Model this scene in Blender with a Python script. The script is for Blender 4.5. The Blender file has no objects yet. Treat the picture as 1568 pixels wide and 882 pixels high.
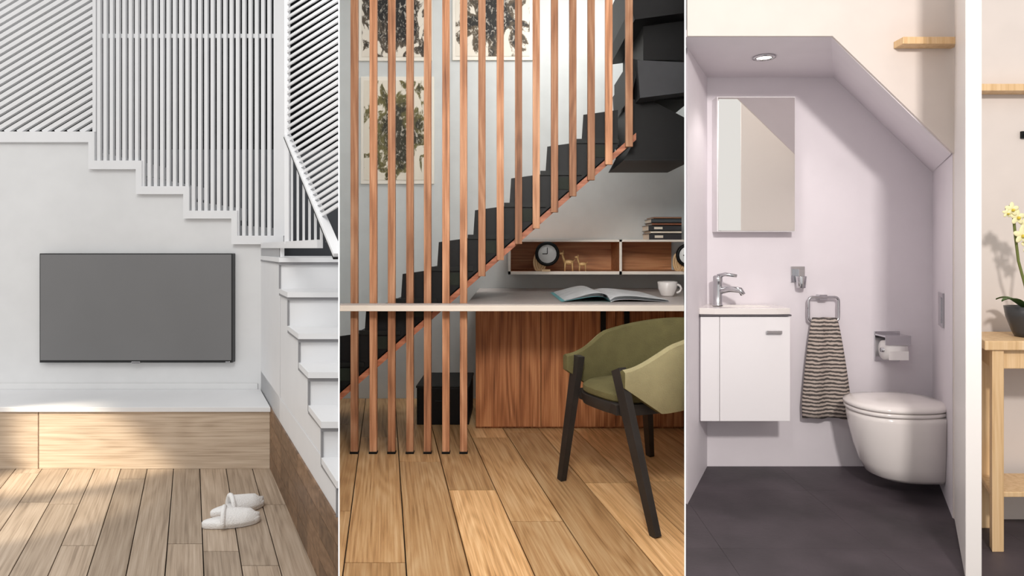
import bpy, bmesh, math, random
from mathutils import Vector, Matrix
random.seed(7)
S=bpy.context.scene
F=1000.0; H=1.15          # focal length (in 1568-wide units) and eye height
def X(px,Y): return (px-784)*Y/F
def Z(py,Y): return H-(py-380)*Y/F

# ------------------------------------------------------------ materials
def nodes(name):
    m=bpy.data.materials.new(name); m.use_nodes=True
    nt=m.node_tree; b=nt.nodes['Principled BSDF']; return m,nt,b
def srgb(c):
    return tuple(((v/255)/12.92 if v/255<=.04045 else ((v/255+.055)/1.055)**2.4) for v in c)+(1,)
def plain(name,c,rough=.5,metal=0,var=.04,bump=0,scale=8,emit=0,spec=None):
    m,nt,b=nodes(name); col=srgb(c)
    tc=nt.nodes.new('ShaderNodeTexCoord'); n=nt.nodes.new('ShaderNodeTexNoise'); n.inputs['Scale'].default_value=scale; n.inputs['Detail'].default_value=4
    nt.links.new(tc.outputs['Object'],n.inputs['Vector'])
    r=nt.nodes.new('ShaderNodeValToRGB'); r.color_ramp.elements[0].position=.3; r.color_ramp.elements[1].position=.7
    r.color_ramp.elements[0].color=tuple(v*(1-var*2) for v in col[:3])+(1,); r.color_ramp.elements[1].color=tuple(min(1,v*(1+var)) for v in col[:3])+(1,)
    nt.links.new(n.outputs['Fac'],r.inputs['Fac']); nt.links.new(r.outputs['Color'],b.inputs['Base Color'])
    b.inputs['Roughness'].default_value=rough; b.inputs['Metallic'].default_value=metal
    if spec is not None: b.inputs['Specular IOR Level'].default_value=spec
    if bump:
        bp=nt.nodes.new('ShaderNodeBump'); bp.inputs['Strength'].default_value=bump; bp.inputs['Distance'].default_value=.01
        n2=nt.nodes.new('ShaderNodeTexNoise'); n2.inputs['Scale'].default_value=scale*12; nt.links.new(tc.outputs['Object'],n2.inputs['Vector'])
        nt.links.new(n2.outputs['Fac'],bp.inputs['Height']); nt.links.new(bp.outputs['Normal'],b.inputs['Normal'])
    if emit:
        b.inputs['Emission Color'].default_value=col; b.inputs['Emission Strength'].default_value=emit
    return m
def wood(name,c1,c2,c3,axis='Y',k=0.0,rough=.45,fine=110,along=2.5,vary=.35,bump=.12,ring=.07,blot=.0,rf=34):
    """procedural timber; grain runs along `axis`; k = plan direction of boards; one tone per board"""
    m,nt,b=nodes(name); L=nt.links
    tc=nt.nodes.new('ShaderNodeTexCoord'); sp=nt.nodes.new('ShaderNodeSeparateXYZ'); L.new(tc.outputs['Object'],sp.inputs[0])
    mu=nt.nodes.new('ShaderNodeMath'); mu.operation='MULTIPLY_ADD'; L.new(sp.outputs['Y'],mu.inputs[0]); mu.inputs[1].default_value=-k; L.new(sp.outputs['X'],mu.inputs[2])
    cb=nt.nodes.new('ShaderNodeCombineXYZ'); L.new(mu.outputs[0],cb.inputs[0]); L.new(sp.outputs['Y'],cb.inputs[1]); L.new(sp.outputs['Z'],cb.inputs[2])
    geo=nt.nodes.new('ShaderNodeNewGeometry')
    off=nt.nodes.new('ShaderNodeVectorMath'); off.operation='SCALE'; off.inputs[0].default_value=(13,31,47); L.new(geo.outputs['Random Per Island'],off.inputs['Scale'])
    add=nt.nodes.new('ShaderNodeVectorMath'); L.new(cb.outputs[0],add.inputs[0]); L.new(off.outputs[0],add.inputs[1])
    def scaled(f,a):
        s=nt.nodes.new('ShaderNodeVectorMath'); s.operation='MULTIPLY'; L.new(add.outputs[0],s.inputs[0])
        v=[f,f,f]; v['XYZ'.index(axis)]=a; s.inputs[1].default_value=v; return s.outputs[0]
    n=nt.nodes.new('ShaderNodeTexNoise'); n.inputs['Scale'].default_value=1; n.inputs['Detail'].default_value=6; n.inputs['Roughness'].default_value=.65; n.inputs['Distortion'].default_value=.15; L.new(scaled(fine,along),n.inputs['Vector'])
    n2=nt.nodes.new('ShaderNodeTexNoise'); n2.inputs['Scale'].default_value=1; n2.inputs['Detail'].default_value=1; L.new(scaled(6,.75),n2.inputs['Vector'])
    rg=nt.nodes.new('ShaderNodeMath'); rg.operation='MULTIPLY'; rg.inputs[1].default_value=rf*2; L.new(n2.outputs['Fac'],rg.inputs[0])
    fr=nt.nodes.new('ShaderNodeMath'); fr.operation='SINE'; L.new(rg.outputs[0],fr.inputs[0])
    ma=nt.nodes.new('ShaderNodeMath'); ma.operation='MULTIPLY_ADD'; L.new(fr.outputs[0],ma.inputs[0]); ma.inputs[1].default_value=ring; L.new(n.outputs['Fac'],ma.inputs[2])
    last=ma.outputs[0]
    if blot:
        n4=nt.nodes.new('ShaderNodeTexNoise'); n4.inputs['Scale'].default_value=1; n4.inputs['Detail'].default_value=2; L.new(scaled(5,1.3),n4.inputs['Vector'])
        m4=nt.nodes.new('ShaderNodeMath'); m4.operation='MULTIPLY_ADD'; L.new(n4.outputs['Fac'],m4.inputs[0]); m4.inputs[1].default_value=blot; m4.inputs[2].default_value=-blot/2
        a4=nt.nodes.new('ShaderNodeMath'); L.new(last,a4.inputs[0]); L.new(m4.outputs[0],a4.inputs[1]); last=a4.outputs[0]
    r=nt.nodes.new('ShaderNodeValToRGB'); e=r.color_ramp.elements; e[0].position=.18; e[0].color=srgb(c1); e[1].position=.80; e[1].color=srgb(c3); q=e.new(.48); q.color=srgb(c2)
    L.new(last,r.inputs['Fac'])
    hs=nt.nodes.new('ShaderNodeHueSaturation'); L.new(r.outputs['Color'],hs.inputs['Color'])
    mr=nt.nodes.new('ShaderNodeMapRange'); mr.inputs['To Min'].default_value=1-vary; mr.inputs['To Max'].default_value=1+vary*.5; L.new(geo.outputs['Random Per Island'],mr.inputs['Value']); L.new(mr.outputs[0],hs.inputs['Value'])
    L.new(hs.outputs[0],b.inputs['Base Color']); b.inputs['Roughness'].default_value=rough; b.inputs['Specular IOR Level'].default_value=.35
    bp=nt.nodes.new('ShaderNodeBump'); bp.inputs['Strength'].default_value=bump; bp.inputs['Distance'].default_value=.002; L.new(n.outputs['Fac'],bp.inputs['Height']); L.new(bp.outputs[0],b.inputs['Normal'])
    return m
def poster_mat(name,paper,inkA,inkB,seed):
    m,nt,b=nodes(name); L=nt.links
    tc=nt.nodes.new('ShaderNodeTexCoord')
    mp=nt.nodes.new('ShaderNodeMapping'); mp.inputs['Location'].default_value=(-.5,0,-.5); mp.inputs['Scale'].default_value=(1,0,1); L.new(tc.outputs['Generated'],mp.inputs['Vector'])
    ln=nt.nodes.new('ShaderNodeVectorMath'); ln.operation='LENGTH'; L.new(mp.outputs[0],ln.inputs[0])
    n=nt.nodes.new('ShaderNodeTexNoise'); n.noise_dimensions='4D'; n.inputs['W'].default_value=seed; n.inputs['Scale'].default_value=4; n.inputs['Detail'].default_value=7; n.inputs['Distortion'].default_value=1.2; L.new(mp.outputs[0],n.inputs['Vector'])
    a=nt.nodes.new('ShaderNodeMath'); a.operation='MULTIPLY_ADD'; L.new(ln.outputs['Value'],a.inputs[0]); a.inputs[1].default_value=-.7; L.new(n.outputs['Fac'],a.inputs[2])
    r=nt.nodes.new('ShaderNodeValToRGB'); e=r.color_ramp.elements; e[0].position=.16; e[0].color=srgb(paper); e[1].position=.32; e[1].color=srgb(inkB); q=e.new(.19); q.color=srgb(inkA)
    L.new(a.outputs[0],r.inputs['Fac'])
    n3=nt.nodes.new('ShaderNodeTexNoise'); n3.inputs['Scale'].default_value=22; n3.inputs['Detail'].default_value=5; n3.inputs['Distortion'].default_value=1; L.new(mp.outputs[0],n3.inputs['Vector'])
    r3=nt.nodes.new('ShaderNodeValToRGB'); r3.color_ramp.elements[0].position=.54; r3.color_ramp.elements[1].position=.66; L.new(n3.outputs['Fac'],r3.inputs['Fac'])
    mx=nt.nodes.new('ShaderNodeMixRGB'); L.new(r3.outputs[0],mx.inputs['Fac']); L.new(r.outputs[0],mx.inputs[1]); mx.inputs[2].default_value=srgb(paper)
    mx2=nt.nodes.new('ShaderNodeMixRGB'); mx2.inputs['Fac'].default_value=.55; L.new(r.outputs[0],mx2.inputs[1]); L.new(mx.outputs[0],mx2.inputs[2])
    L.new(mx2.outputs[0],b.inputs['Base Color']); b.inputs['Roughness'].default_value=.6
    return m

# ------------------------------------------------------------ mesh builder
class MB:
    def __init__(s): s.v=[]; s.f=[]; s.mi=[]; s.sm=[]; s.mats=[]
    def m(s,mat):
        if mat not in s.mats: s.mats.append(mat)
        return s.mats.index(mat)
    def add(s,vs,fs,mat,smooth=False):
        o=len(s.v); s.v+= [tuple(p) for p in vs]; i=s.m(mat)
        for f in fs: s.f.append([o+j for j in f]); s.mi.append(i); s.sm.append(smooth)
    def box(s,x0,x1,y0,y1,z0,z1,mat): s.prism([(x0,y0,z0),(x1,y0,z0),(x1,y1,z0),(x0,y1,z0)],(0,0,z1-z0),mat)
    def prism(s,pts,ex,mat):
        n=len(pts); ex=Vector(ex); a=[Vector(p) for p in pts]; b=[p+ex for p in a]
        s.add(a+b,[list(range(n))[::-1],list(range(n,2*n))]+[[i,(i+1)%n,n+(i+1)%n,n+i] for i in range(n)],mat)
    def beam(s,p,q,w,d,mat,w2=None,d2=None,ref=(0,1,0)):
        p=Vector(p);q=Vector(q); t=(q-p).normalized(); a=Vector(ref); u=t.cross(a)
        if u.length<.05: u=t.cross(Vector((1,0,0)))
        u.normalize(); v=u.cross(t).normalized(); w2=w2 or w; d2=d2 or d
        vs=[p+u*i*w/2+v*j*d/2 for i,j in((-1,-1),(1,-1),(1,1),(-1,1))]+[q+u*i*w2/2+v*j*d2/2 for i,j in((-1,-1),(1,-1),(1,1),(-1,1))]
        s.add(vs,[[3,2,1,0],[4,5,6,7]]+[[i,(i+1)%4,4+(i+1)%4,4+i] for i in range(4)],mat)
    def tube(s,path,r,mat,seg=12,close=False):
        P=[Vector(p) for p in path]; n=len(P); rr=r if isinstance(r,(list,tuple)) else [r]*n; vs=[]; up=None
        for i in range(n):
            if close: t=(P[(i+1)%n]-P[i-1])
            else: t=(P[min(i+1,n-1)]-P[max(i-1,0)])
            t.normalize()
            if up is None: up=t.orthogonal().normalized()
            up=(up-t*up.dot(t)).normalized(); w=t.cross(up)
            for k in range(seg):
                a=2*math.pi*k/seg; vs.append(P[i]+up*math.cos(a)*rr[i]+w*math.sin(a)*rr[i])
        fs=[]
        for i in range(n if close else n-1):
            j=(i+1)%n
            for k in range(seg): fs.append([i*seg+k,i*seg+(k+1)%seg,j*seg+(k+1)%seg,j*seg+k])
        if not close: fs+= [list(range(seg))[::-1],list(range((n-1)*seg,n*seg))]
        s.add(vs,fs,mat,True)
    def loft(s,rings,mat,cap=True,smooth=True):
        n=len(rings[0]); vs=[p for r in rings for p in r]; fs=[]
        for i in range(len(rings)-1):
            for k in range(n): fs.append([i*n+k,i*n+(k+1)%n,(i+1)*n+(k+1)%n,(i+1)*n+k])
        if cap: fs+= [list(range(n))[::-1],list(range((len(rings)-1)*n,len(rings)*n))]
        s.add(vs,fs,mat,smooth)
    def lathe(s,c,prof,mat,seg=32,M=None):
        c=Vector(c); M=M or Matrix.Identity(3); s.loft([[c+M@Vector((r*math.cos(2*math.pi*k/seg),r*math.sin(2*math.pi*k/seg),z)) for k in range(seg)] for r,z in prof],mat)
    def ell(s,c,r,mat,seg=16,rings=10,M=None):
        c=Vector(c); M=M or Matrix.Identity(3)
        s.loft([[c+M@Vector((r[0]*math.sin(t)*math.cos(2*math.pi*k/seg),r[1]*math.sin(t)*math.sin(2*math.pi*k/seg),r[2]*math.cos(t))) for k in range(seg)] for t in [max(.02,min(math.pi-.02,math.pi*i/rings)) for i in range(rings+1)]],mat)
    def done(s,name,bevel=0,clip=None,sub=0):
        me=bpy.data.meshes.new(name); me.from_pydata([tuple(v) for v in s.v],[],s.f)
        for m in s.mats: me.materials.append(m)
        for p,i,q in zip(me.polygons,s.mi,s.sm): p.material_index=i; p.use_smooth=q
        bm=bmesh.new(); bm.from_mesh(me)
        for co,no in (clip or []):
            bmesh.ops.bisect_plane(bm,geom=bm.verts[:]+bm.edges[:]+bm.faces[:],plane_co=co,plane_no=no,clear_outer=True)
        bmesh.ops.recalc_face_normals(bm,faces=bm.faces[:]); bm.to_mesh(me); bm.free()
        o=bpy.data.objects.new(name,me); S.collection.objects.link(o)
        if bevel:
            b=o.modifiers.new('bevel','BEVEL'); b.width=bevel; b.segments=2; b.limit_method='ANGLE'; b.angle_limit=.7
        return o

KP=.265                                   # plan direction of the two partition walls
clipL=((0,0,0),(1,KP,0))
clipM1=((0,0,0),(-1,-KP,0)); clipM2=((0,0,0),(1,-KP,0))
clipR=((0,0,0),(-1,KP,0))

# ------------------------------------------------------------ palette
white=plain('white_paint',(228,229,231),.5,var=.01)
wallL=plain('wall_paint_grey_white',(222,223,224),.6,var=.015)
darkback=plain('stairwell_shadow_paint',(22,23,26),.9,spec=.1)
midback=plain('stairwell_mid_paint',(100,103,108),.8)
wallM=plain('wall_paint_cool_grey',(205,210,209),.6,var=.02)
wallR=plain('wall_paint_lilac',(227,220,225),.55,var=.01)
cream=plain('wall_paint_cream',(214,203,196),.55,var=.015)
black=plain('black_steel',(11,11,12),.5,var=.15,spec=.25)
slate=plain('slate_floor_tile',(68,60,65),.55,var=.22,bump=.1,scale=4)
ceramic=plain('white_ceramic',(232,225,222),.12,var=.0)
chrome=plain('chrome',(205,205,208),.12,1,var=0)
mirror=plain('mirror_glass',(250,248,244),.02,1,var=0)
gloss=plain('white_lacquer',(238,234,236),.2,var=0)
oakL=wood('pale_oak_floor',(122,106,90),(176,157,137),(204,187,168),'Y',k=-.491,vary=.18,blot=.08,ring=.05)
oakM=wood('honey_oak_floor',(132,90,50),(206,162,112),(238,206,160),'Y',k=-.194,fine=100,along=2.0,vary=.36,rough=.38,blot=.3,ring=.05)
tileL=wood('wood_look_tile',(146,126,106),(194,175,154),(218,202,182),'X',vary=.1,blot=.1,ring=.05)
tileD=wood('brown_wood_tile',(84,62,44),(124,96,72),(152,122,96),'Y',fine=40,along=10,vary=.3,blot=.1)
walnut=wood('walnut_veneer',(88,50,28),(166,106,66),(210,152,104),'Z',fine=110,along=2,vary=.1,ring=.10,blot=.12,rf=30)
slatw=wood('warm_brown_timber',(100,62,42),(172,120,86),(216,168,132),'Z',fine=70,along=2.0,vary=.42,blot=.5,ring=.05,rough=.6)
trimw=wood('red_timber_trim',(104,58,38),(160,98,70),(192,130,98),'X',fine=60,along=3,vary=.15)
shelfw=wood('shelf_veneer',(140,92,58),(204,142,96),(230,178,130),'X',vary=.12)
pine=wood('pale_ash_timber',(190,150,104),(220,184,138),(236,206,166),'Z',fine=60,along=2.0,vary=.08,ring=.05)
counter=plain('desk_laminate',(192,183,178),.35,var=.04)
counteredge=plain('desk_edge',(236,226,214),.4,var=.01)

# ------------------------------------------------------------ shell: partitions
for nm,k in (('wall_partition_a',-KP),('wall_partition_b',KP)):
    b=MB(); e=.0011
    b.prism([((k-e)*.6,.6,0),((k+e)*.6,.6,0),((k+e)*5.2,5.2,0),((k-e)*5.2,5.2,0)],(0,0,3.3),white)
    b.done(nm)

def floor_planks(name,k,w,ln,y0,y1,u0,u1,mat,clips,g=.0022):
    b=MB(); u=u0
    while u<u1:
        y=y0-random.random()*ln
        while y<y1:
            l=ln*random.uniform(.75,1.2); a=max(y,y0)+g; c=min(y+l,y1)-g
            if c>a+.01:
                b.prism([(u+g+k*a,a,-.02),(u+w-g+k*a,a,-.02),(u+w-g+k*c,c,-.02),(u+g+k*c,c,-.02)],(0,0,.02),mat)
            y+=l
        u+=w
    return b.done(name,clip=clips)
floor_planks('floor_oak_left',-.491,.137,1.1,.9,3.9,-1.6,2.2,oakL,[clipL])
floor_planks('floor_oak_middle',-.194,.225,1.6,.9,5.0,-1.5,2.9,oakM,[clipM1,clipM2],.0026)
b=MB(); b.box(-4,4,.6,5.2,-.06,-.021,plain('subfloor',(34,26,20),.9)); b.done('floor_base')
b=MB()
for i in range(8):
    for j in range(5):
        x0=.2+i*.6; y0=.7+j*.6; b.box(x0+.0005,x0+.5995,y0+.0005,y0+.5995,-.02,0,slate)
b.done('floor_slate',clip=[clipR,((0,3.46,0),(0,1,0))])

# ================================================================ LEFT ROOM
WS=lambda Y:.5123-.5176*Y          # plan line of the stair side wall
YW=3.823
zig=[(-60,215),(145,215),(145,255),(215,255),(215,292),(288,292),(288,330),(361,330),(361,370),(405,370)]
b=MB()
pts=[(X(-60,YW)-.4,YW,0)]+[(X(-60,YW)-.4,YW,Z(215,YW))]+[(X(p,YW),YW,Z(q,YW)) for p,q in zig[1:]]+[(WS(YW),YW,Z(370,YW)),(WS(YW),YW,0)]
b.prism(pts,(0,.06,0),wallL); b.done('wall_back_left')
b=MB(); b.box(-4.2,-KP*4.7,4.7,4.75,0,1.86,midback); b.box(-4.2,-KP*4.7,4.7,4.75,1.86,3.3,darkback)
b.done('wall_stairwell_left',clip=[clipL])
# white stepped stringer
b=MB(); y0=YW-.035
def band(x0,x1,t,u): b.box(X(x0,YW),X(x1,YW),y0,YW-.001,Z(u,YW),Z(t,YW),white)
band(-200,150,203,219); band(141,222,247,260); band(213,294,286,298); band(285,367,323,335); band(358,437,361,374)
band(141,150,219,247); band(213,222,260,286); band(285,294,298,323); band(358,367,335,361)
for px,py in ((330,345),(258,308),(185,270),(110,232)):
    b.box(X(px-35,YW),X(px+38,YW),YW+.07,4.6,Z(py+22,YW),Z(py,YW),white)
b.done('staircase_upper_flight')
# railing
b=MB(); yy=YW-.012
px=155.
while px<430:
    bot=247 if px<215 else 286 if px<288 else 323 if px<361 else 361
    b.box(X(px-2.6,YW),X(px+2.6,YW),yy-.012,yy+.008,Z(bot,YW),2.95,white); px+=9.6
b.box(X(427,YW),X(439,YW),yy-.02,yy+.02,Z(361,YW),2.95,white)
b.box(X(146,YW),X(151,YW),yy-.015,yy+.015,Z(203,YW),2.95,white)
b.box(X(150,YW),X(428,YW),yy+.009,yy+.021,Z(58,YW),Z(52,YW),white)
sl=math.tan(math.radians(31)); xa,xb=X(-120,YW),X(146,YW); zb,zt=Z(203,YW),2.95
c=zb-sl*(xb-xa)
while c<zt:
    p=[xa,c]; q=[xb,c+sl*(xb-xa)]
    if p[1]<zb: p=[xa+(zb-p[1])/sl,zb]
    if q[1]>zt: q=[xa+(zt-c)/sl,zt]
    if q[0]-p[0]>.02: b.beam((p[0],yy,p[1]),(q[0],yy,q[1]),.023,.02,white)
    c+=.044
b.done('stair_railing')
# railing of the lower flight on the side wall line
b=MB()
def sp(t,z,o=0): Y=2.951+(2.035-2.951)*t; return (WS(Y)+o,Y,z)
rail=lambda t:1.652-.532*t
b.beam(sp(0,rail(0)+.008),sp(1,rail(1)+.008),.012,.03,white,ref=(.89,.46,0))
b.beam(sp(0,rail(0)-.002),sp(1,rail(1)-.002),.006,.032,black,ref=(.89,.46,0))
z1=1.20
while z1<3.2:
    z2=1.251+.688*(z1-1.15); d=z2-z1
    if z1>=rail(0): t0=0
    else: t0=(rail(0)-z1)/(d+.532)
    if t0<.97: b.beam(sp(t0,z1+d*t0),sp(1,z2),.0115,.006,white,ref=(.89,.46,0))
    z1+=.031
for px in range(447,512,9):
    Y=.5123/(.5176+(px-784)/1000.); t=(2.951-Y)/(2.951-2.035)
    if rail(t)>1.2: b.beam(sp(t,1.17),sp(t,rail(t)),.0085,.006,white,ref=(.46,-.89,0))
b.beam(sp(0,1.17),sp(0,3.1),.02,.02,white)
b.beam(sp(-.9,1.165),sp(.72,1.165),.03,.02,white,ref=(.89,.46,0))
b.done('stair_railing_lower',clip=[clipL])
# lower flight
steps=[(3.80,3.131,1.105),(3.131,2.90,.955),(2.90,2.646,.806),(2.646,2.456,.687),(2.456,2.24,.56),(2.24,2.03,.433)]
b=MB(); grey=plain('tread_shadow_grey',(140,140,143),.5)  # grey strips paint in the shadow lines below each tread nosing
for ya,yb,z in steps:
    poly=[(WS(ya),ya,0),(WS(yb),yb,0),(-KP*yb-.001,yb,0),(-KP*ya-.001,ya,0)]
    b.prism(poly,(0,0,z-.022),white)
    ov=.02
    poly=[(WS(ya)-.008,ya,z-.022),(WS(yb-ov)-.012,yb-ov,z-.022),(-KP*(yb-ov)-.001,yb-ov,z-.022),(-KP*ya-.001,ya,z-.022)]
    b.prism(poly,(0,0,.022),white)
    poly=[(WS(yb)-.006,yb,z-.036),(WS(yb)-.006,yb-.012,z-.036),(-KP*yb-.001,yb-.012,z-.036),(-KP*yb-.001,yb,z-.036)]
    b.prism(poly,(0,0,.014),grey)
    b.beam((WS(yb)-.004,yb,z-.03),(WS(yb)-.004,yb,max(0,z-.15)),.008,.008,grey)
    b.beam((WS(ya)-.004,ya,z-.026),(WS(yb)-.004,yb,z-.026),.011,.008,grey)
b.done('staircase_lower_flight',clip=[clipL])
b=MB()
b.prism([(WS(3.83)-.003,3.83,0),(WS(2.05)-.003,2.05,0),(WS(2.05)-.001,2.05,0),(WS(3.83)-.001,3.83,0)],(0,0,.43),white)
b.prism([(WS(3.83)-.003,3.83,.0),(WS(3.15)-.003,3.15,.0),(WS(3.15)-.001,3.15,.0),(WS(3.83)-.001,3.83,.0)],(0,0,1.17),white)
b.prism([(WS(3.83)-.003,3.83,1.106),(WS(3.15)-.003,3.15,1.106),(WS(3.15)+.02,3.15,1.106),(WS(3.83)+.02,3.83,1.106)],(0,0,.064),white)
b.done('wall_stair_side',clip=[clipL])
b=MB(); Y=3.46
while Y>2.03:
    for r in range(4):
        a,c=Y,max(Y-.2,2.0); b.prism([(WS(a)-.012,a,r*.079+.001),(WS(c)-.012,c,r*.079+.001),(WS(c)-.003,c,r*.079+.001),(WS(a)-.003,a,r*.079+.001)],(0,0,.077),tileD)
    Y-=.202
b.done('baseboard_stair_side',clip=[clipL])
# low bench / plinth
b=MB(); yf=3.402
for x0,x1 in ((-3.6,X(58,yf)),(X(59,yf)+.002,WS(yf)-.013)):
    b.box(x0,x1,yf,yf+.03,0,.30,tileL)
b.prism([(-3.6,yf+.03,0),(WS(yf+.03)-.013,yf+.03,0),(WS(YW)-.01,YW-.002,0),(-3.6,YW-.002,0)],(0,0,.30),white)
b.prism([(-3.6,yf-.015,.30),(WS(yf-.015)-.012,yf-.015,.30),(WS(YW)-.006,YW-.002,.30),(-3.6,YW-.002,.30)],(0,0,.025),white)
b.box(-3.6,WS(YW)-.02,YW-.008,YW-.002,.325,.36,wallL)
b.done('low_bench',bevel=.002)
# television
b=MB(); x0,x1,z0,z1=X(62,3.79),X(357,3.79),Z(555,3.79),Z(388,3.79)
fr=plain('tv_bezel',(24,25,27),.3); scr=plain('tv_screen',(116,116,117),.4,var=.03,scale=2)
b.box(x0,x1,3.782,3.82,z0,z1,fr); b.box(x0+.006,x1-.006,3.779,3.783,z0+.014,z1-.006,scr)
b.box((x0+x1)/2-.025,(x0+x1)/2+.025,3.778,3.784,z0-.006,z0+.008,chrome); b.box(x1-.04,x1-.015,3.778,3.782,z0+.002,z0+.008,chrome)
b.box((x0+x1)/2-.3,(x0+x1)/2+.3,3.80,3.822,z0+.1,z1-.1,fr)
b.done('television',bevel=.002)
# slippers
fluff=plain('slipper_fleece',(248,247,246),.95,var=.02,bump=.5,scale=20)
def slipper(name,c,ang,s=1):
    M=Matrix.Rotation(ang,3,'Z'); b=MB(); c=Vector(c); n=24
    def outline(z,gr):
        r=[]
        for k in range(n):
            a=2*math.pi*k/n; y=.118*math.sin(a)*s; w=(.047+.010*math.sin(a))*s
            r.append(c+M@Vector(((w+gr)*math.cos(a),y+gr*math.sin(a),z)))
        return r
    b.loft([outline(0,-.006),outline(.004,0),outline(.024,.001),outline(.030,-.004)],fluff)
    rings=[]
    for i in range(9):
        t=i/8.; y=(-.03+.145*t)*s; w=(.055*math.sqrt(max(.02,1-(max(0,(t-.35))/.66)**2)))*s; h=(.062-.022*t)*(1 if t<.85 else .7)
        rings.append([c+M@Vector((w*math.cos(a),y,.014+h*math.sin(a))) for a in [math.pi*k/12 for k in range(13)]]+[c+M@Vector((w*.86*math.cos(a),y,.012+h*.8*math.sin(a))) for a in [math.pi*(12-k)/12 for k in range(13)]])
    b.loft(rings,fluff)
    rim=[c+M@Vector((.056*s*math.cos(a),-.03*s,.014+.062*math.sin(a))) for a in [math.pi*k/12 for k in range(13)]]
    b.tube(rim,.010,fluff,8)
    return b.done(name)
slipper('slipper',(X(352,2.70),2.715,0),math.radians(-72),.95)
slipper('slipper',(X(362,2.84),2.855,0),math.radians(-52),.95)

# ================================================================ MIDDLE ROOM
YB=5.0
b=MB(); b.box(-KP*YB-.02,KP*YB+.02,YB,YB+.05,0,3.4,wallM); b.done('wall_back_middle')
def poster(x0,x1,t,u,mat,fm):
    b=MB(); yb=YB-.002; b.box(X(x0,YB),X(x1,YB),yb-.012,yb,Z(u,YB),Z(t,YB),fm)
    o=b.done('wall_poster_frame',bevel=.002)
    c=MB(); c.box(X(x0+5,YB),X(x1-5,YB),yb-.015,yb-.012,Z(u-6,YB),Z(t+6,YB),mat)
    p=c.done('print'); p.parent=o; o.name='wall_poster'
pf=plain('poster_paper_border',(234,230,218),.6,var=.01)
poster(550,662,-70,94,poster_mat('ink_print_a',(226,220,206),(90,80,66),(26,24,22),3.1),pf)
poster(693,816,-70,93,poster_mat('ink_print_b',(226,220,206),(96,84,66),(30,28,24),8.3),pf)
poster(553,665,118,282,poster_mat('ink_print_c',(226,220,204),(112,106,62),(48,46,30),14.7),pf)
# black steel staircase
YN=3.70; YS2=4.45
zb_=lambda x:1.145+.88*x
b=MB(); run=.205; rise=run*.88; gm=plain('tread_steel',(17,19,18),.5,var=.1,spec=.25)
rm=plain('riser_green_steel',(30,36,27),.6,var=.1,spec=.25)
x=-1.45
while x<.60:
    zz=zb_(x)
    b.prism([(x,YN,zz+.05),(x+run,YN,zb_(x+run)+.05),(x+run,YN,zb_(x+run)+.26),(x+.01,YN,zb_(x+run)+.26-rise*.15),(x,YN,zz+.26)],(0,.012,0),black)
    b.box(x-.02,x+run+.01,YN+.012,YS2,zb_(x)+.245,zb_(x)+.275,gm)
    b.box(x-.004,x+.008,YN+.012,YS2,zb_(x)+.075,zb_(x)+.25,gm)
    b.box(x-.03,x+run,YN-.012,YN+.004,zb_(x)+.25,zb_(x)+.275,gm)
    b.box(x+.03,x+run-.04,YN-.004,YN,zb_(x)+.12+.05,zb_(x)+.24,rm)
    x+=run
xa,xb=-1.3,.70
b.prism([(xa,YN-.018,zb_(xa)),(xb,YN-.018,zb_(xb)),(xb,YN-.018,zb_(xb)+.04),(xa,YN-.018,zb_(xa)+.04)],(0,.043,0),trimw)
b.prism([(xa,YS2,zb_(xa)),(xb,YS2,zb_(xb)),(xb,YS2,zb_(xb)+.25),(xa,YS2,zb_(xa)+.25)],(0,.02,0),black)
def pp(l,Y,dy,m): b.prism([(X(p,Y),Y,Z(q,Y)) for p,q in l],(0,dy,0),m)
g2=plain('winder_steel',(52,53,56),.5,var=.08,spec=.3)
pp([(966,-60),(1060,-60),(1060,18),(972,30),(966,10)],3.66,.9,black)
pp([(985,32),(1060,20),(1060,92),(985,92)],3.80,.7,black)
pp([(976,92),(1060,96),(1060,140),(980,150)],3.64,.9,g2)
pp([(978,150),(1060,141),(1060,152),(1004,153)],3.75,.7,black)
pp([(968,152),(1000,155),(1060,186),(1060,246),(955,246),(968,222)],3.78,.6,black)
pp([(966,150),(980,92),(966,90)],3.7,.6,black)
b.done('steel_staircase',clip=[clipM1,clipM2])
# slatted timber screen
b=MB(); YSl=3.665
pxs=[543,572,600,628,655,683,710,738,766,794,821,849,877,905,932,963]
for i,p in enumerate(pxs):
    x=X(p,YSl); z0=0 if i<7 else Z(225+(963-p)*.88,YSl)
    b.box(x-.020,x+.020,YSl-.014,YSl+.014,z0,3.1,slatw)
    if i<7: b.box(x-.023,x+.023,YSl-.02,YSl+.014,0,.012,black)
b.done('timber_slat_screen',bevel=.0015)
# desk
b=MB(); zt=.844
L=-.25
b.prism([(-KP*3.56+.005,3.56,zt-.006),(KP*3.56-.005,3.56,zt-.006),(KP*4.98-.01,4.995,zt-.006),(L,4.995,zt-.006),(L,3.632,zt-.006),(-KP*3.632+.005,3.632,zt-.006)],(0,0,.006),counter)
b.prism([(-KP*3.56+.005,3.56,zt-.038),(KP*3.56-.005,3.56,zt-.038),(KP*4.98-.01,4.995,zt-.038),(L,4.995,zt-.038),(L,3.632,zt-.038),(-KP*3.632+.005,3.632,zt-.038)],(0,0,.032),counteredge)
b.done('desk',bevel=.002)
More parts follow.
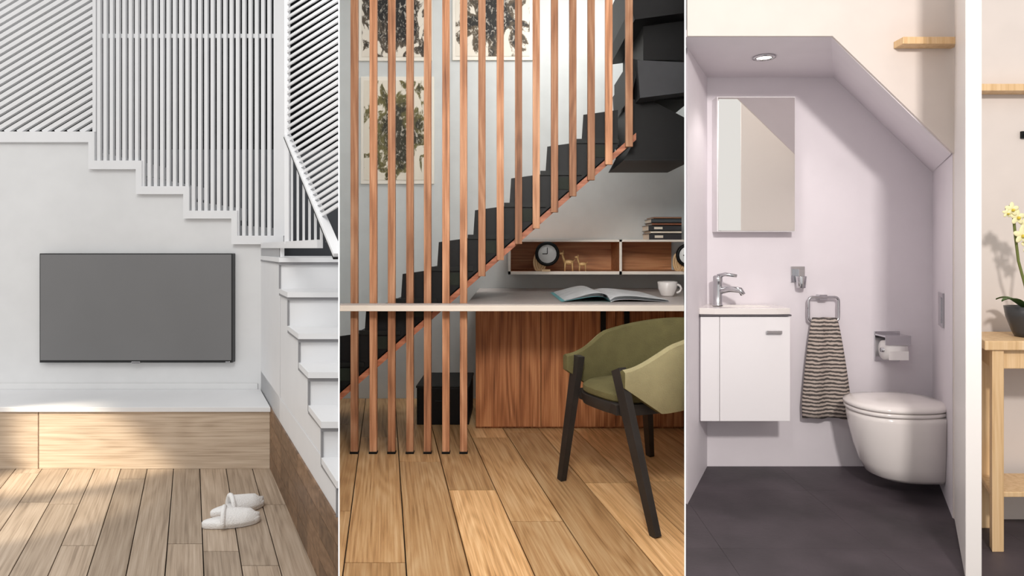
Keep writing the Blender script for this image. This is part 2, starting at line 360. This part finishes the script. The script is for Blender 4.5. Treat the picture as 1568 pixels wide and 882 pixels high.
# cabinet beneath
b=MB(); yc=4.15; cx=[X(728,yc),X(828,yc),X(943,yc),KP*yc-.006]
b.box(cx[0],cx[3],yc+.022,4.98,0.0,.80,walnut)
for i in range(3): b.box(cx[i]+.002,cx[i+1]-.002,yc,yc+.02,.015,.80,walnut)
for hp in (923,959): 
    b.box(X(hp-4,yc),X(hp+4,yc),yc-.025,yc-.012,.57,.78,black); b.box(X(hp-3,yc),X(hp+3,yc),yc-.013,yc,.59,.61,black); b.box(X(hp-3,yc),X(hp+3,yc),yc-.013,yc,.74,.76,black)
b.done('walnut_cabinet',clip=[clipM2],bevel=.0015)
b=MB(); b.box(-.62,-.28,4.25,4.7,0,.24,black); b.box(-.625,-.275,4.245,4.705,.24,.255,gm); b.box(-.50,-.40,4.24,4.25,.15,.16,gm); b.done('storage_box',bevel=.004)
# wall shelf box
b=MB(); y0,y1=4.6,4.99; zs,ze=.965,1.21; xl=X(778,4.6); xr=KP*4.6-.004
b.box(xl,KP*4.6-.004,y0,y1,zs,zs+.022,shelfw); b.box(xl,xr,y0-.004,y0,zs,zs+.022,counteredge)
b.box(xl,xr,y0,y1,ze-.015,ze,shelfw); b.box(xl,xr,y0-.004,y0,ze-.015,ze,counteredge)
b.box(xl,xr,y1-.01,y1,zs,ze,shelfw)
for x in (xl,X(950,4.6)-.008): b.box(x,x+.018,y0,y1,zs,ze,shelfw); b.box(x,x+.018,y0-.004,y0,zs,ze,counteredge)
b.done('wall_shelf')
RX=Matrix.Rotation(math.pi/2,3,'X')
clockface=plain('clock_face',(238,238,236),.5,var=0)
def clock(c,r,name):
    b=MB(); c=Vector(c)
    b.tube([c+Vector((r*math.cos(a),0,r*math.sin(a))) for a in [2*math.pi*k/32 for k in range(32)]],.013,black,10,close=True)
    b.lathe(c,[(.001,.008),(r,.008),(r,-.02),(.001,-.02)],clockface,M=RX)
    b.beam(c+Vector((0,-.011,0)),c+Vector((.0,-.011,r*.6)),.005,.002,black); b.beam(c+Vector((0,-.011,0)),c+Vector((-.035,-.011,.0)),.006,.002,black)
    b.box(c.x-.04,c.x+.02,c.y-.02,c.y+.04,zs+.022,zs+.036,pine)
    for o in (-.045,-.065,-.085): b.tube([(c.x+o*.8+.02*math.cos(a)*1.2,c.y+.03,zs+.085+.06*math.sin(a)) for a in [2*math.pi*k/20 for k in range(20)]],.008,pine,8,close=True)
    return b.done(name,clip=[clipM2])
clock((X(838,4.60),4.60,1.11),.074,'desk_clock'); clock((X(1053,4.60)+.0,4.60,1.10),.07,'desk_clock')
gold=plain('brass_figurine',(220,180,124),.4,.2)
def fig(x,s,name):
    b=MB(); y=4.63; z0=zs+.022
    b.ell((x,y,z0+.055*s),(.032*s,.014*s,.016*s),gold)
    for dx in (-.022,.022):
        for dy in (-.008,.008): b.tube([(x+dx*s,y+dy,z0+.05*s),(x+dx*1.1*s,y+dy,z0)],[.006*s,.004*s],gold,8)
    b.tube([(x-.024*s,y,z0+.06*s),(x-.034*s,y,z0+.085*s),(x-.038*s,y,z0+.105*s)],[.010*s,.007*s,.006*s],gold,8)
    b.ell((x-.045*s,y,z0+.11*s),(.017*s,.008*s,.009*s),gold,10,8)
    for dy in(-.005,.005): b.tube([(x-.036*s,y+dy,z0+.113*s),(x-.032*s,y+dy*1.6,z0+.13*s)],[.004*s,.001],gold,6)
    b.tube([(x+.03*s,y,z0+.06*s),(x+.042*s,y,z0+.075*s)],[.004,.002],gold,6)
    return b.done(name)
fig(X(870,4.66),1.15,'animal_figurine'); fig(X(891,4.66),.9,'animal_figurine')
# books
b=MB(); bc=[(44,44,48),(150,90,60),(60,66,70),(232,222,205),(38,38,42),(170,120,90)]
z=ze; pages=plain('book_pages',(235,228,212),.8)
for i,(h,l,cc) in enumerate([(.045,.0,bc[0]),(.018,.01,bc[3]),(.04,-.004,bc[4]),(.016,.02,bc[1]),(.03,.015,bc[2]),(.012,.03,bc[5])]):
    m=plain('book_cover_%d'%i,cc,.5); x0=X(994,4.68)+l; x1=1.215
    b.box(x0,x1,4.68,4.92,z,z+.003,m); b.box(x0,x1,4.68,4.92,z+h-.003,z+h,m); b.box(x0+.0,x1,4.68,4.684,z,z+h,m); b.box(x0+.004,x1-.004,4.684,4.915,z+.003,z+h-.003,pages)
    if i in (0,2): b.box(x0+.04,x0+.10,4.679,4.681,z+h*.3,z+h*.7,pages)
    z+=h+.0005
b.done('book_stack')
# magazine
b=MB(); pg=plain('magazine_page',(240,242,244),.5,var=.07,scale=14); cy=plain('magazine_cover_cyan',(120,200,206),.4)
def page(x0,x1,y0,y1,lift,m,zo,sk):
    n=14; vs=[]
    for j in range(2):
        for i in range(n+1):
            t=i/n; vs.append((x0+(x1-x0)*t+(sk if j else 0),(y0,y1)[j],zt+zo+lift*math.sin(math.pi*min(1,t**.6))*(1-.35*t)))
    b.add(vs,[[i,i+1,n+2+i,n+1+i] for i in range(n)],m,True)
for k in range(4):
    page(.56,.31-.004*k,3.72,4.45,.045-.004*k,pg,.010-.002*k,-.02)
    page(.56,.89+.004*k,3.72,4.45,.026-.003*k,pg,.010-.002*k,-.02)
page(.56,.28,3.70,4.46,.033,cy,.002,-.02); page(.56,.9,3.70,4.46,.016,pg,.001,-.02)
b.done('open_magazine')
# cup
b=MB(); c=(X(1022,4.15),4.15,zt)
b.lathe(c,[(.001,.006),(.03,.004),(.036,.0),(.042,.01),(.058,.05),(.062,.092),(.059,.094),(.053,.05),(.035,.014),(.001,.012)],ceramic)
b.tube([(c[0]+.054+.03*math.sin(a),c[1]-.01,c[2]+.05+.026*math.cos(a)) for a in [math.pi*k/10 for k in range(11)]],.007,ceramic,8)
b.done('coffee_cup',clip=[clipM2])
# armchair
olive=plain('olive_upholstery',(100,94,62),.95,var=.08,bump=.3,scale=14,spec=.2)
felt=plain('shell_outer_felt',(158,149,114),.95,var=.05,bump=.3,scale=14,spec=.2)
dk=plain('dark_stained_wood',(46,42,40),.45,var=.12,spec=.3)
b=MB(); Cc=Vector((.575,3.095,0)); Fd=Vector((-.894,-.447,0)); Sd=Vector((.447,-.894,0))
def cp(f,s,z): return Cc+Fd*f+Sd*s+Vector((0,0,z))
n=40; rings=[]
for i in range(n+1):
    t=i/n
    if t<.27: f=.235-(t/.27)*.235; s=.235
    elif t>.73: f=(t-.73)/.27*.235; s=-.235
    else:
        ph=(t-.27)/.46*math.pi; f=-.30*math.sin(ph); s=.235*math.cos(ph)
    k=max(0,min(1,(0.5-abs(t-.5))*2)); bk=k*k*(3-2*k)
    topz=.632+.17*bk; botz=.555-.13*min(1,k*2.2); th=.018+.006*bk
    nf,ns=(0,1 if s>0 else -1) if (t<.27 or t>.73) else (-math.sin(ph)*.9,math.cos(ph))
    lean=.05*bk
    pr=[(-th,botz),(-th*1.1,(botz+topz)/2),(-th,topz-.01),(0,topz),(th,topz-.01),(th*1.1,(botz+topz)/2),(th,botz)]
    rings.append([cp(f+nf*(o+lean*(zz-botz)/.3),s+ns*(o+lean*(zz-botz)/.3),zz) for o,zz in pr])
f0=len(b.f); b.loft(rings,olive); fi=b.m(felt)
for i in range(n):
    for k in (3,4,5):
        b.mi[f0+i*7+k]=fi
def seatring(z,gr):
    r=[]
    for k in range(32):
        a=2*math.pi*k/32; ca,sa=math.cos(a),math.sin(a)
        f=math.copysign(abs(ca)**.6,ca)*(.235+gr); s=math.copysign(abs(sa)**.6,sa)*(.205+gr); r.append(cp(f-.02,s,z))
    return r
b.loft([seatring(.465,-.01),seatring(.475,0),seatring(.50,0),seatring(.515,-.02),seatring(.52,-.08)],olive)
b.loft([seatring(.41,-.02),seatring(.415,0),seatring(.463,.006),seatring(.467,-.01)],dk)
for tp,bt in (((.462,2.835,.625),(.572,2.60,0)),((.325,3.20,.625),(.246,3.24,0)),((.70,3.42,.47),(.765,3.62,0))):
    b.beam(tp,bt,.062,.036,dk,.040,.030,ref=(.894,.447,0))
b.beam((.47,2.86,.44),(.34,3.19,.44),.045,.03,dk)
b.beam((.34,3.2,.44),(.70,3.42,.44),.045,.03,dk)
b.beam((.47,2.86,.44),(.83,3.02,.44),.045,.03,dk)
b.done('armchair',clip=[((-.004,0,0),(1,-KP,0))],bevel=.003)

# ================================================================ RIGHT ROOM
YR=3.443; YF=2.77; zc=2.05
LW=lambda Y:1.029+(Y-3.443)*.5; RW=lambda Y:2.217+(Y-3.443)*.515
b=MB(); b.box(LW(YR)-.05,3.0,YR,YR+.05,0,2.3,wallR); b.done('wall_back_right')
b=MB(); b.prism([(KP*2.93+.01,2.93,0),(LW(YR),YR,0),(LW(YR)-.03,YR,0),(KP*2.93+.004,2.95,0)],(0,0,zc),wallR); b.done('wall_washroom_left',clip=[clipR])
b=MB(); b.prism([(RW(YF+.013),YF+.013,0),(RW(YR),YR,0),(RW(YR)+.04,YR,0),(RW(YF+.013)+.04,YF+.013,0)],(0,0,1.56),wallR); b.done('wall_washroom_right')
b=MB(); b.prism([(KP*YF+.004,YF+.013,zc),(1.36,YF+.013,zc),(1.697,YR,zc),(LW(YR)-.03,YR,zc),(KP*2.9+.004,2.9,zc)],(0,0,.03),wallR)
b.prism([(1.36,YF+.013,zc),(RW(YF),YF+.013,1.55),(RW(YR),YR,1.55),(1.697,YR,zc)],(0.02,0,.03),wallR)
b.done('ceiling_washroom')
b=MB(); b.prism([(KP*YF+.01,YF,zc),(1.36,YF,zc),(1.878,YF,1.55),(1.878,YF,0),(3.2,YF,0),(3.2,YF,3.2),(KP*YF+.01,YF,3.2)],(0,.012,0),cream); b.done('wall_front_right')
# door
b=MB(); d0=Vector((1.866,2.755,0)); d1=Vector((1.562,2.25,0)); t=(d1-d0).normalized(); nn=Vector((-t.y,t.x,0))
if nn.x<0: nn=-nn
wd=plain('door_white',(236,230,226),.4,var=0)
b.prism([d0+Vector((0,0,.008)),d1+Vector((0,0,.008)),d1+nn*.046+Vector((0,0,.008)),d0+nn*.046+Vector((0,0,.008))],(0,0,2.3),wd)
b.done('door_1',bevel=.003)
# stair treads on cream wall
b=MB(); b.box(X(1383,2.7),X(1474,2.7),2.70,2.769,Z(67,2.7),Z(56,2.7),pine); b.done('stair_tread',bevel=.003)
b=MB(); b.box(X(1502,2.7),X(1640,2.7),2.70,2.769,Z(139,2.7),Z(128,2.7),pine); b.done('stair_tread',bevel=.003)
b=MB(); hx=X(1566,YF); hz=Z(207,YF); b.box(hx-.012,hx+.02,YF-.012,YF-.001,hz-.015,hz+.015,black); b.tube([(hx,YF-.01,hz),(hx,YF-.04,hz-.005),(hx,YF-.045,hz+.012)],.004,black,8); b.done('wall_hook')
# mirror cabinet
b=MB(); ym=3.36; x0,x1,z0,z1=X(1098,ym),X(1218,ym),Z(355,ym),Z(148,ym)
b.box(x0,x1,ym,YR-.001,z0,z1,gloss); b.box(x0+.004,x1-.004,ym-.004,ym,z0+.004,z1-.004,mirror)
b.done('mirror_cabinet',bevel=.002)
# vanity
b=MB(); yv=3.20; x0,x1=X(1073,yv),X(1210,yv); zt2=Z(484,yv); zb2=Z(645,yv)
b.box(x0+.004,x1,yv+.018,YR-.002,zb2,zt2,gloss)
b.box(x0,X(1102,yv)-.001,yv,yv+.017,zb2,zt2-.004,gloss); b.box(X(1102,yv)+.001,x1,yv,yv+.017,zb2,zt2-.004,gloss)
b.box(x0-.004,x1+.004,yv-.008,YR-.002,zt2,zt2+.008,plain('basin_shadow_gap',(90,86,90),.5))
zz=zt2+.008; n=28; cx_,cy_=(x0+x1)/2+.02,yv+.115
outer=[];inner=[];low=[]
for k in range(n):
    a=2*math.pi*k/n; ca,sa=math.cos(a),math.sin(a); m_=max(abs(ca)/((x1-x0)/2+.004),abs(sa)/.121)
    outer.append(((x0+x1)/2+ca/m_,yv-.008+.125+sa/m_*1.0,zz)); inner.append((cx_+.15*ca,cy_+.075*sa,zz)); low.append((cx_+.11*ca,cy_+.05*sa,zz-.03))
up=lambda r,h:[(p[0],p[1],p[2]+h) for p in r]
b.loft([outer,up(outer,.030),up(inner,.030),up(low,.02)],ceramic,smooth=False)
b.box(X(1172,yv),X(1196,yv),yv-.016,yv-.010,Z(511,yv),Z(506,yv),chrome); b.box(X(1174,yv),X(1177,yv),yv-.012,yv,Z(511,yv),Z(506,yv),chrome); b.box(X(1191,yv),X(1194,yv),yv-.012,yv,Z(511,yv),Z(506,yv),chrome)
b.done('vanity_basin_unit',bevel=.002)
# tap
b=MB(); tx,ty,tz=X(1103,3.3),3.34,zz+.030
b.lathe((tx,ty,tz),[(.026,0),(.026,.006),(.023,.01),(.022,.12),(.024,.125),(.024,.15),(.016,.156),(.001,.157)],chrome,20)
b.tube([(tx,ty,tz+.075),(tx+.05,ty-.04,tz+.088),(tx+.09,ty-.075,tz+.084),(tx+.10,ty-.082,tz+.062)],[.018,.016,.015,.013],chrome,12)
b.tube([(tx,ty,tz+.15),(tx+.03,ty-.02,tz+.162),(tx+.08,ty-.05,tz+.155)],[.012,.010,.008],chrome,10)
b.done('basin_tap')
# wall cup holder
b=MB(); yy=YR
hx=X(1221,yy); b.box(hx-.036,hx+.036,yy-.008,yy-.001,Z(432,yy),Z(408,yy),chrome); b.box(hx-.014,hx+.014,yy-.05,yy-.008,Z(424,yy),Z(412,yy),chrome)
b.lathe((hx,yy-.045,Z(440,yy)),[(.001,0),(.022,0),(.028,.06),(.026,.06),(.02,.004),(.001,.004)],chrome,20); b.done('wall_tumbler_holder',bevel=.002)
# towel ring + towel
b=MB(); yt=3.40; x0,x1,za,zb3=X(1238,yt),X(1284,yt),Z(455,yt),Z(492,yt)
def rr(x0,x1,z0,z1,r,y):
    P=[]
    for cx,cz,a0 in ((x1-r,z1-r,0),(x0+r,z1-r,90),(x0+r,z0+r,180),(x1-r,z0+r,270)):
        for k in range(5): a=math.radians(a0+k*22.5); P.append((cx+r*math.cos(a),y,cz+r*math.sin(a)))
    return P
b.tube(rr(x0,x1,zb3,za,.02,yt),.0075,chrome,10,close=True); b.box((x0+x1)/2-.02,(x0+x1)/2+.02,yt,YR-.001,za-.015,za+.012,chrome); b.done('towel_ring')
m,nt,bs=nodes('striped_towel'); tc=nt.nodes.new('ShaderNodeTexCoord'); wv=nt.nodes.new('ShaderNodeTexWave'); wv.bands_direction='Z'; wv.inputs['Scale'].default_value=16; wv.inputs['Distortion'].default_value=2.5; wv.inputs['Detail'].default_value=3; wv.inputs['Detail Scale'].default_value=2
rp=nt.nodes.new('ShaderNodeValToRGB'); rp.color_ramp.elements[0].color=srgb((78,72,70)); rp.color_ramp.elements[1].color=srgb((192,178,168)); rp.color_ramp.elements[0].position=.3; rp.color_ramp.elements[1].position=.7
nt.links.new(tc.outputs['Object'],wv.inputs['Vector']); nt.links.new(wv.outputs['Fac'],rp.inputs['Fac']); nt.links.new(rp.outputs[0],bs.inputs['Base Color']); bs.inputs['Roughness'].default_value=.95
b=MB(); rings=[]
for i in range(17):
    t=i/16.; z=Z(486,yt)+(Z(638,yt)-Z(486,yt))*t; xc=X(1261+4*t,yt); hw=(.062+.066*min(1,t*1.15)**.8)
    r=[]
    N=40
    for k in range(N):
        a=2*math.pi*k/N; x=hw*math.cos(a); w=.014*math.sin(5*x/hw+.5+t)*min(1,.4+t)
        r.append((xc+x,yt-.012+w+math.sin(a)*.018,z+(.006*math.sin(x*60) if i==16 else 0)))
    rings.append(r)
b.loft(rings,m); b.done('hand_towel')
# toilet roll holder
b=MB(); xx=X(1357,YR); z=Z(530,YR)
b.box(xx-.065,xx+.065,YR-.012,YR-.001,Z(552,YR),Z(507,YR),chrome)
b.box(xx-.065,xx+.065,YR-.105,YR-.01,z+.06,z+.068,chrome); b.box(xx-.065,xx+.065,YR-.108,YR-.104,z+.02,z+.068,chrome)
RYm=Matrix.Rotation(math.pi/2,3,'Y'); paper=plain('tissue_paper',(244,240,238),.9,var=0)
b.lathe((xx-.05,YR-.062,z-.01),[(.018,0),(.05,0),(.05,.1),(.018,.1)],paper,28,M=RYm); b.tube([(xx-.062,YR-.062,z-.01),(xx+.062,YR-.062,z-.01)],.012,chrome,12)
b.box(xx-.05,xx+.05,YR-.114,YR-.111,z-.055,z-.01,paper)
b.done('toilet_roll_holder')
# toilet
b=MB(); yc=3.11; zo=-.016
def tr(z,Lf,hw,cut=.6):
    r=[]; N=24; z+=zo
    r.append((RW(yc+hw)-.002,yc+hw,z))
    u0=Lf*cut*.75
    for k in range(N+1):
        a=math.pi/2-math.pi*k/N; ca,sa=math.cos(a),math.sin(a)
        u=u0+(Lf-u0)*abs(ca)**.85; v=hw*math.copysign(abs(sa)**.85,sa)
        r.append((2.055-u,yc+v,z))
    r.append((RW(yc-hw)-.002,yc-hw,z)); return r
b.loft([tr(.078,.20,.08),tr(.082,.31,.115),tr(.102,.355,.135),(tr(.155,.385,.15)),tr(.23,.41,.165),tr(.31,.43,.175),tr(.37,.442,.18),tr(.392,.442,.18),tr(.396,.42,.17)],ceramic)
def lid(z,g):
    r=[]; N=40; z+=zo
    for k in range(N):
        a=2*math.pi*k/N; ca,sa=math.cos(a),math.sin(a)
        r.append((1.822+(.216+g)*math.copysign(abs(ca)**.8,ca),yc+(.182+g)*math.copysign(abs(sa)**.85,sa),z))
    return r
b.loft([lid(.398,-.004),lid(.402,0),lid(.414,0),lid(.416,-.004)],ceramic)
b.loft([lid(.419,-.003),lid(.423,.003),lid(.436,.003),lid(.448,-.02),lid(.455,-.08),lid(.457,-.15)],ceramic)
b.tube([(2.0,yc-.09,.425+zo),(2.0,yc+.09,.425+zo)],.014,ceramic,12)
b.done('wall_hung_toilet')
b=MB(); ya,yb2=3.02,3.16
b.prism([(RW(ya)-.01,ya,.78),(RW(yb2)-.01,yb2,.78),(RW(yb2)-.001,yb2,.78),(RW(ya)-.001,ya,.78)],(0,0,.16),chrome)
b.prism([(RW(ya+.02)-.014,ya+.02,.80),(RW(ya+.08)-.014,ya+.08,.80),(RW(ya+.08)-.009,ya+.08,.80),(RW(ya+.02)-.009,ya+.02,.80)],(0,0,.12),chrome); b.done('flush_plate')
# downlight
b=MB(); c=(1.185,3.07,zc-.001); glow=plain('lamp_glow',(255,240,225),.4,emit=12)
b.lathe(c,[(.052,0),(.052,-.006),(.036,-.008),(.034,0)],chrome,28); b.lathe(c,[(.001,-.003),(.034,-.003),(.034,0),(.001,0)],glow,28); b.done('ceiling_downlight')
# console table (its end follows the hall direction, clear of the open door)
b=MB(); x0=X(1508,2.46); SK=.5
def skb(xa,xb,ya,yb,za,zb,m=pine):
    f=lambda x,y:(x+SK*(y-2.46),y,za)
    b.prism([f(xa,ya),f(xb,ya),f(xb,yb),f(xa,yb)],(0,0,zb-za),m)
skb(x0,2.7,2.46,2.74,.765,.80); skb(x0+.04,2.66,2.49,2.51,.69,.765); skb(x0+.035,x0+.055,2.51,2.70,.69,.765)
for lx in (x0+.03,2.62):
    for ly in (2.47,2.68): skb(lx,lx+.045,ly,ly+.045,0,.765)
skb(x0+.03,2.66,2.49,2.70,.20,.22)
b.done('console_table',bevel=.003)
# orchid
b=MB(); pc=(2.035,2.58,.80); pot=plain('dark_glazed_pot',(58,58,60),.3)
b.lathe(pc,[(.001,0),(.04,0),(.05,.02),(.07,.08),(.076,.12),(.07,.12),(.06,.10),(.001,.10)],pot,28)
gr=plain('orchid_leaf',(74,104,46),.5); stm=plain('orchid_stem',(104,112,54),.6); pet=plain('orchid_petal',(232,224,176),.6); yel=plain('orchid_lip',(210,188,70),.6)
path=[(2.04,2.58,.90),(2.02,2.57,1.0),(1.985,2.56,1.1),(1.965,2.55,1.2),(1.95,2.54,1.28),(1.93,2.53,1.315),(1.905,2.52,1.30)]
b.tube(path,[.005]*6+[.003],stm,8)
b.tube([(2.05,2.58,.90),(2.03,2.57,1.05),(2.04,2.56,1.2),(2.0,2.55,1.27)],.0045,stm,8)
def leaf(a,l,h):
    vs=[];n=8
    for i in range(n+1):
        t=i/n; w=.024*math.sin(math.pi*(.1+.9*t))+.001; r=l*t; z=.90+h*math.sin(t*2.2)
        x=pc[0]+r*math.cos(a); y=pc[1]+r*math.sin(a); nx,ny=-math.sin(a),math.cos(a)
        vs+= [(x-nx*w,y-ny*w,z+.006),(x,y,z),(x+nx*w,y+ny*w,z+.006)]
    fs=[]
    for i in range(n): fs+= [[i*3,i*3+1,i*3+4,i*3+3],[i*3+1,i*3+2,i*3+5,i*3+4]]
    b.add(vs,fs,gr,True)
for a,l,h in ((3.4,.13,.05),(.2,.15,.04),(4.6,.12,.06),(2.4,.1,.05)): leaf(a,l,h)
def flower(c,s):
    for k in range(5):
        a=2*math.pi*k/5+.3; M=Matrix.Rotation(-a,3,'Y')
        b.ell(Vector(c)+M@Vector((s*.7,0,0)),(s*.75,.003,s*.45),pet,10,6,M=M)
    b.ell(Vector(c)+Vector((0,-.008,-.004)),(s*.25,.008,s*.3),yel,8,6)
for c,s in (((1.925,2.515,1.30),.020),((1.95,2.52,1.27),.022),((1.975,2.53,1.20),.024),((1.99,2.53,1.245),.022),((2.01,2.54,1.16),.022),((1.902,2.51,1.285),.013)): flower(c,s)
b.done('potted_orchid')

# ------------------------------------------------------------ light
W=bpy.data.worlds.new('world'); S.world=W; W.use_nodes=True
bg=W.node_tree.nodes['Background']; bg.inputs[0].default_value=(1,.98,.96,1); bg.inputs[1].default_value=.80
def area(name,loc,tgt,size,power,col=(1,1,1)):
    l=bpy.data.lights.new(name,'AREA'); l.size=size; l.energy=power; l.color=col; o=bpy.data.objects.new(name,l); S.collection.objects.link(o)
    o.location=loc; o.rotation_euler=(Vector(tgt)-Vector(loc)).to_track_quat('-Z','Y').to_euler(); return o
area('soft_light_left',(-1.3,1.3,2.7),(-1.7,3.4,.5),1.0,25,(1,.98,.95))
area('soft_light_middle',(.05,1.0,2.3),(.15,4.5,1.1),.5,48,(1,.97,.92))
area('top_light_middle',(.5,4.0,3.3),(.3,4.0,0),.7,28,(1,.98,.96))
area('hall_lamp_right',(.70,-.5,2.58),(1.7,3.2,1.1),.22,88,(1,.95,.90))
def spot(name,loc,tgt,ang,power,col,blend=.5,r=.05):
    l=bpy.data.lights.new(name,'SPOT'); l.spot_size=math.radians(ang); l.spot_blend=blend; l.energy=power; l.color=col; l.shadow_soft_size=r; o=bpy.data.objects.new(name,l); S.collection.objects.link(o)
    o.location=loc; o.rotation_euler=(Vector(tgt)-Vector(loc)).to_track_quat('-Z','Y').to_euler()
spot('window_sun_left',(-4.0,1.9,1.7),(-2.30,3.30,.10),14,620,(1,.87,.68),.6)
spot('window_sun_left_low',(-4.0,1.4,1.7),(-2.05,2.75,.0),10,380,(1,.89,.72),.6)
spot('window_sun_middle',(.9,.7,2.6),(-.05,3.0,.0),32,230,(1,.91,.78),.7)
spot('downlight_lamp',(1.185,3.07,2.03),(1.185,3.1,0),120,9,(1,.94,.90))

cam=bpy.data.cameras.new('camera'); co=bpy.data.objects.new('camera',cam); S.collection.objects.link(co)
co.location=(0,0,H); co.rotation_euler=(math.pi/2,0,0); cam.sensor_width=36; cam.lens=36*F/1568; cam.shift_y=-61/1568; cam.clip_start=.05
S.camera=co
S.view_settings.view_transform='Standard'
